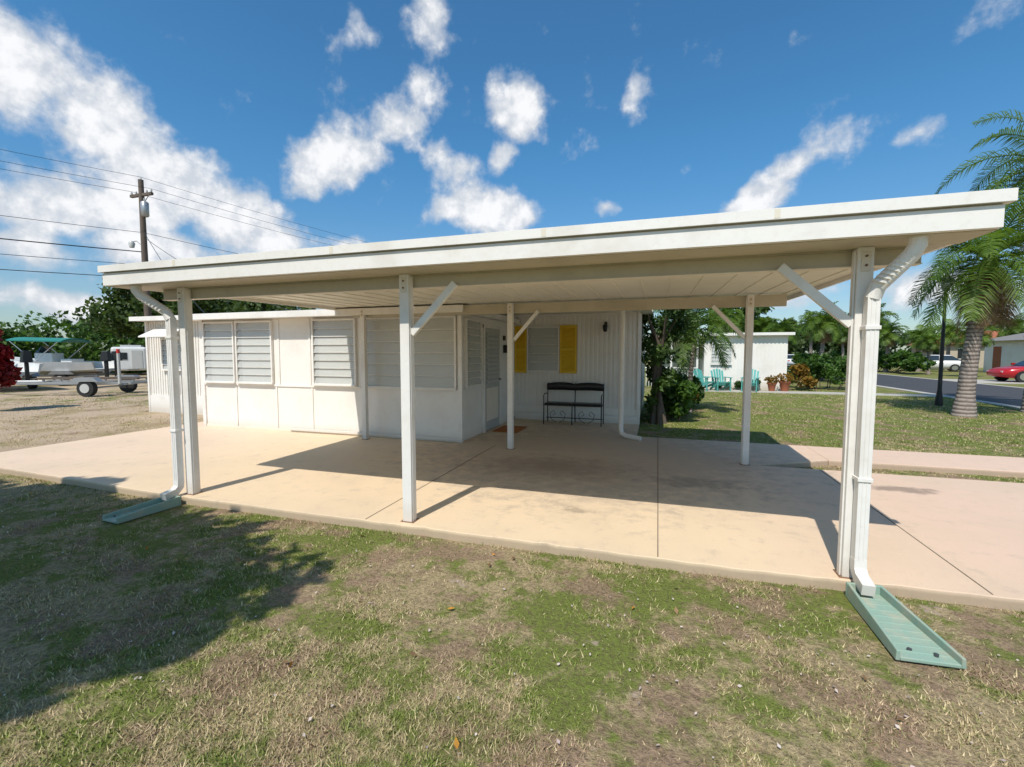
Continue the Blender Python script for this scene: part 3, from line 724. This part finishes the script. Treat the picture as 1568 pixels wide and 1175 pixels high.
# ------------------------------------------------------------------ boats and trailer
def trailer_parts(e,guides=False):
    b=MB()
    for y in (-.6,.6): b.box(-2.6,1.6,y-.04,y+.04,.42,.52,'galv')
    for x in (-2.5,-1.2,.2,1.5): b.box(x-.04,x+.04,-.56,.56,.43,.50,'galv')
    b.tube([(1.5,-.6,.47),(3.3,0,.5)],.04,'galv',6); b.tube([(1.5,.6,.47),(3.3,0,.5)],.04,'galv',6); b.tube([(3.0,0,.1),(3.0,0,.9)],.03,'galv',6)
    for y in (-.35,.35): b.box(-2.6,1.2,y-.06,y+.06,.60,.66,'wood'); 
    for x in (-2.4,-.8,.9):
        for y in (-.35,.35): b.box(x-.03,x+.03,y-.03,y+.03,.5,.60,'galv')
    b.build('trailer_frame',e)
    b=MB()
    for x in (-1.2,):
        for y in (-.95,.95):
            b.cyl((x,y,.30),(0,1,0),.30,.2,'rubber',20); b.cyl((x,y*1.115,.30),(0,1,0),.17,.03,'ceramic',12)
            b.hexa([(x-.5,y-.13,.55),(x+.5,y-.13,.55),(x+.5,y+.13,.55),(x-.5,y+.13,.55),(x-.32,y-.13,.70),(x+.32,y-.13,.70),(x+.32,y+.13,.70),(x-.32,y+.13,.70)],'galv')
        b.cyl((x,0,.30),(0,1,0),.03,1.7,'galv',8)
    b.build('wheels',e)
    if guides:
        b=MB()
        for y in (-.98,.98):
            b.tube([(-2.4,y*.6,.47),(-2.4,y,.47)],.03,'galv',6)
            b.tube([(-2.4,y,.47),(-2.4,y,1.6)],.05,'ceramic',8); b.tube([(-2.4,y,1.6),(-2.4,y,1.75)],.055,'redtip',8)
        b.build('guide_posts',e)
def boat(name,loc,rot,bimini=True):
    e=empty(name,loc); e.rotation_euler=(0,0,rot)
    S=[(-2.6,.55,1.15,.95),(-1.5,.5,1.15,1.05),(0,.5,1.2,1.05),(1.2,.55,1.3,.85),(2.1,.75,1.42,.45),(2.7,1.15,1.5,.05)]
    vs=[];fs=[]
    for x,zk,zg,w in S: vs+=[(x,0,zk),(x,-w*.85,zk+.22),(x,-w,zg),(x,-w*.86,zg-.02),(x,-w*.8,zg-.35),(x,w*.8,zg-.35),(x,w*.86,zg-.02),(x,w,zg),(x,w*.85,zk+.22)]
    for i in range(len(S)-1):
        for q in range(9): fs.append((i*9+q,i*9+(q+1)%9,(i+1)*9+(q+1)%9,(i+1)*9+q))
    fs+=[tuple(range(9)),tuple((len(S)-1)*9+q for q in range(9))]
    b=MB(); b.add(vs,fs,'gel'); b.build('hull',e)
    b=MB(); b.box(-.4,.4,-.35,.35,.85,1.6,'gel'); b.hexa([(.2,-.35,1.6),(.4,-.35,1.6),(.4,.35,1.6),(.2,.35,1.6),(.05,-.3,1.95),(.1,-.3,1.95),(.1,.3,1.95),(.05,.3,1.95)],'glassd'); b.box(-1.3,-.8,-.4,.4,.85,1.3,'gel'); b.build('console',e,bevel=.02)
    b=MB()
    for sx in (-.35,.35):
        b.hexa([(-3.05,sx-.16,1.2),(-2.65,sx-.16,1.2),(-2.65,sx+.16,1.2),(-3.05,sx+.16,1.2),(-3.0,sx-.12,1.7),(-2.7,sx-.12,1.7),(-2.7,sx+.12,1.7),(-3.0,sx+.12,1.7)],'black'); b.box(-2.92,-2.76,sx-.06,sx+.06,.35,1.2,'black')
    b.build('outboard_motor',e,bevel=.03)
    if bimini:
        b=MB(); n=8; vs=[];fs=[]
        for i in range(n+1):
            t=-1+2*i/n; vs+=[(-1.3,t*.95,2.35-.15*t*t),(1.1,t*.95,2.4-.15*t*t),(1.1,t*.95,2.34-.15*t*t),(-1.3,t*.95,2.29-.15*t*t)]
        for i in range(n):
            for q in range(4): fs.append((i*4+q,i*4+(q+1)%4,(i+1)*4+(q+1)%4,(i+1)*4+q))
        fs+=[(0,1,2,3),(n*4,n*4+1,n*4+2,n*4+3)]
        b.add(vs,fs,'tealc')
        for y in (-.93,.93):
            for x in (-1.2,1.0): b.tube([(0 if abs(x)>1.1 else -.1,y,1.15),(x,y,2.22)],.02,'chrome',6)
        b.build('bimini_top',e)
    trailer_parts(e)
e=empty('boat_trailer',(-16.6,8.1,-.06)); e.rotation_euler=(0,0,math.radians(200)); trailer_parts(e,True)
boat('motor_boat',(-24.6,11.4,-.06),math.radians(205)); boat('motor_boat.001',(-23.2,8.6,-.06),math.radians(170),False)

# ------------------------------------------------------------------ grass blades (one object)
LAT=rng.uniform(0,1,(128,128))
def vnoise(x,y,s,ox=0):
    u=x*s+31.7+ox; v=y*s+17.3+ox*1.7; iu=np.floor(u).astype(int); iv=np.floor(v).astype(int); fu=u-iu; fv=v-iv
    fu=fu*fu*(3-2*fu); fv=fv*fv*(3-2*fv); g=lambda a,b_: LAT[a%128,b_%128]
    return (g(iu,iv)*(1-fu)+g(iu+1,iv)*fu)*(1-fv)+(g(iu,iv+1)*(1-fu)+g(iu+1,iv+1)*fu)*fv
def edge_np(x): return np.where(x<0,.12-(x+4.85)/4.85*.24,-.12+np.clip((x-5.5)/2.0,0,1)*.11)
def grass():
    n=1000000
    r=.75+24*rng.uniform(0,1,n)**2.0; th=rng.uniform(-1.2,1.2,n)
    hd=math.radians(90+17.68); x=CAM[0]+r*np.cos(hd-th); y=CAM[1]+r*np.sin(hd-th)
    def inr(a,b,c,d): return (x>a)&(x<b)&(y>c)&(y<d)
    bad=((x>-4.87)&(x<15.)&(y>edge_np(x)-.012)&(y<3.31))|inr(-4.87,6.25,3.3,3.6)|inr(1.4,7.3,3.3,5.07)&(y>3.3+(x-6.2)*.59)|inr(7.29,15,3.94,5.04)|inr(1.4,4.6,5,6.6)|inr(-8.45,4.6,5.25,11)|inr(-4.9,1.7,3.2,7)|(x>15)|inr(4.1,10.3,18.3,30)|inr(6.5,15,17.05,18.05)
    bad|=inr(6.08,6.44,-.88,-.1)&(rng.uniform(0,1,n)<.97); bad|=inr(-.15,.16,-.85,-.1)&(rng.uniform(0,1,n)<.97)
    p=.4*vnoise(x,y,1.1)+.35*vnoise(x,y,3.1,5)+.25*vnoise(x,y,8,9)
    dens=np.clip((p-.32)/.28,0.08,1.)
    bad|=rng.uniform(0,1,n)>dens; bad|=(x<-4.9)&(rng.uniform(0,1,n)<.7)
    x=x[~bad];y=y[~bad];r=r[~bad];p=p[~bad]; n=len(x)
    m=6000; xf=rng.uniform(-4.8,14,m); tuft=(vnoise(xf,xf*0,3.)+.6*vnoise(xf,xf*0,9.,3)+rng.normal(size=m)*.15)>.95; xf=xf[tuft]
    x=np.concatenate([x,xf]); y=np.concatenate([y,edge_np(xf)-rng.uniform(.012,.05,len(xf))]); r=np.concatenate([r,np.full(len(xf),3.)]); p=np.concatenate([p,np.full(len(xf),1.3)]); n=len(x)
    # taller green weed tufts here and there
    tc_=[(rng.uniform(-3,9),rng.uniform(-3.2,-.3)) for _ in range(60)]
    wx=np.concatenate([a+rng.normal(size=70)*.05 for a,_ in tc_]); wy=np.concatenate([c-0+rng.normal(size=70)*.05 for _,c in tc_]); ok=wy<edge_np(wx)-.02; wx=wx[ok]; wy=wy[ok]
    x=np.concatenate([x,wx]); y=np.concatenate([y,wy]); r=np.concatenate([r,np.full(len(wx),3.)]); p=np.concatenate([p,np.full(len(wx),1.25)]); n=len(x)
    h=(.009+.015*rng.uniform(0,1,n)**1.6)*(1+r*.03)*(.55+.9*p); w=.0020*(1+r*.20)*rng.uniform(.6,1.4,n)
    a=rng.uniform(0,2*np.pi,n); la=rng.uniform(0,2*np.pi,n); lean=h*rng.uniform(.2,1.5,n)
    B0=np.stack([x-np.cos(a)*w,y-np.sin(a)*w,np.full(n,-.082)],1); B1=np.stack([x+np.cos(a)*w,y+np.sin(a)*w,np.full(n,-.082)],1)
    T=np.stack([x+np.cos(la)*lean,y+np.sin(la)*lean,-.08+h],1)
    V=np.stack([B0,B1,T],1).reshape(-1,3)
    raw_mesh('grass',[(V,np.arange(n*3).reshape(-1,3),'blade')])
grass()
n=800; x=rng.uniform(5,9,n)+rng.normal(size=n)*.8; y=rng.uniform(-3.3,-.5,n); x[:260]=rng.uniform(-2,5,260)
C=np.stack([x,y,np.full(n,-.062)],1); raw_mesh('fallen_petals',[(leaf_quads(C,.009,rng,.7,3.),quads(n),'l_lit')])
n=60; C=np.stack([rng.uniform(-2,8,n),rng.uniform(-3.,-.3,n),np.full(n,-.06)],1); raw_mesh('fallen_leaves',[(leaf_quads(C[:26],.022,rng,.5,3.),quads(26),'l_orange'),(leaf_quads(C[26:],.026,rng,.45,3.),quads(n-26),'l_dead')])

# ------------------------------------------------------------------ light
sd=Vector((.256,1.56,-2.25)).normalized()
L=bpy.data.lights.new('sun','SUN'); L.energy=4.6; L.angle=math.radians(.5); L.color=(1,.945,.86)
so=bpy.data.objects.new('sun',L); COL.objects.link(so); so.rotation_euler=sd.to_track_quat('-Z','Y').to_euler()
w=bpy.data.worlds.new('World'); scene.world=w; w.use_nodes=True; nt=w.node_tree
bg=nt.nodes['Background']
sky=N(nt,'ShaderNodeTexSky',sky_type='NISHITA'); sky.sun_disc=False; sky.sun_elevation=math.asin(-sd.z); sky.sun_rotation=math.radians(189.3)
sky.air_density=1.0; sky.dust_density=.6; sky.ozone_density=1.4
tc=N(nt,'ShaderNodeTexCoord'); D=tc.outputs['Generated']
sp_=N(nt,'ShaderNodeSeparateXYZ'); nt.links.new(D,sp_.inputs[0])
az=math_(nt,'ARCTAN2',sp_.outputs[0],sp_.outputs[1]); el=math_(nt,'ARCSINE',sp_.outputs[2])
cb=N(nt,'ShaderNodeCombineXYZ'); nt.links.new(az,cb.inputs[0]); nt.links.new(el,cb.inputs[1])
wn=N(nt,'ShaderNodeTexNoise'); wn.inputs['Scale'].default_value=8; wn.inputs['Detail'].default_value=3; nt.links.new(D,wn.inputs['Vector'])
vs=N(nt,'ShaderNodeVectorMath',operation='SUBTRACT'); nt.links.new(wn.outputs['Color'],vs.inputs[0]); vs.inputs[1].default_value=(.5,.5,.5)
vm=N(nt,'ShaderNodeVectorMath',operation='SCALE'); nt.links.new(vs.outputs[0],vm.inputs[0]); vm.inputs['Scale'].default_value=.09
va=N(nt,'ShaderNodeVectorMath',operation='ADD'); nt.links.new(cb.outputs[0],va.inputs[0]); nt.links.new(vm.outputs[0],va.inputs[1])
HD=-17.68
CL=[(-46,23.0,8,4,-15,1.0),(-41.5,20.5,7,5,-30,1.05),(-37.5,16.6,8.5,6,-20,1.12),(-43,13.,9,4.2,0,1.0),(-31,13.6,8.5,4.6,-25,1.12),(-26.5,11.4,7,3.2,-15,1.),(-37,10.5,10,3.2,0,.9),(-47,9.,7,2.6,0,.85),
(-17,32,3,3,40,.55),(-9.5,34,4,6.5,20,.75),(-10.5,28,4.2,3.8,40,.8),(-14,24.8,5.5,4,35,.92),(-19.5,20.8,7.5,4.4,15,1.1),(-7.5,21.8,6,3.,-20,.75),(-23,18.0,3.4,2.2,0,.9),
(1,27.0,3.7,4.4,10,.88),(-.7,22,3.4,1.8,0,.8),(-2.7,16.8,6.5,3.6,0,1.25),(14.3,27.8,2.2,3.2,-10,.68),(31.5,18.6,4.8,2.2,42,.85),(28,15.4,6.0,2.6,30,1.0),(41,19.6,2.2,1.2,10,.6),(11,17.8,3.2,1.6,0,.62),
(-19.5,12.,4,1.6,0,.8),(-45,4.5,9,2,0,.85),(44,5.5,9,2.4,0,.85),(31,6,7,2,0,.8),(-80,22,22,11,0,1),(90,27,30,12,0,1),(180,25,40,10,0,1)]
acc=None
for a_,e_,ra,re,ti,wt in CL:
    mp=N(nt,'ShaderNodeMapping',vector_type='TEXTURE'); mp.inputs['Location'].default_value=(math.radians(a_+HD),math.radians(e_),0)
    mp.inputs['Rotation'].default_value=(0,0,math.radians(ti)); mp.inputs['Scale'].default_value=(math.radians(ra)*1.25,math.radians(re)*1.25,1)
    nt.links.new(va.outputs[0],mp.inputs['Vector'])
    gr=N(nt,'ShaderNodeTexGradient',gradient_type='SPHERICAL'); nt.links.new(mp.outputs[0],gr.inputs[0])
    v=math_(nt,'MULTIPLY',gr.outputs['Fac'],wt)
    acc=v if acc is None else math_(nt,'MAXIMUM',acc,v)
fn=noise(nt,D,12,7,.58); f2=noise(nt,D,30,4,.6)
x=math_(nt,'ADD',acc,math_(nt,'MULTIPLY',math_(nt,'SUBTRACT',fn,.5),1.7)); x=math_(nt,'ADD',x,math_(nt,'MULTIPLY',math_(nt,'SUBTRACT',f2,.5),.3))
alpha=maprange(nt,x,.20,.70)
shade=maprange(nt,math_(nt,'ADD',x,math_(nt,'MULTIPLY',math_(nt,'SUBTRACT',f2,.5),1.6)),.40,1.15)
skyc=N(nt,'ShaderNodeHueSaturation'); skyc.inputs['Saturation'].default_value=1.05; nt.links.new(sky.outputs[0],skyc.inputs['Color'])
hz=maprange(nt,el,.02,.42)
tint=mix(nt,hz,(.82,.95,1.05),(.58,1.16,1.38))
skyt=mix(nt,1.,skyc.outputs[0],tint,'MULTIPLY')
cloud=mix(nt,shade,(6.0,6.4,7.0),(9.3,9.3,9.4))
final=mix(nt,math_(nt,'MULTIPLY',alpha,.96),skyt,cloud)
nt.links.new(final,bg.inputs['Color']); bg.inputs['Strength'].default_value=.108

# ------------------------------------------------------------------ camera
cam=bpy.data.cameras.new('camera'); co=bpy.data.objects.new('camera',cam); COL.objects.link(co)
co.location=CAM; co.rotation_euler=(math.radians(90-3.84),0,math.radians(17.68)); cam.sensor_width=36; cam.lens=36*700/1568; cam.clip_end=3000; cam.clip_start=.05
scene.camera=co
scene.view_settings.view_transform='Standard'; scene.view_settings.look='None'; scene.view_settings.exposure=0
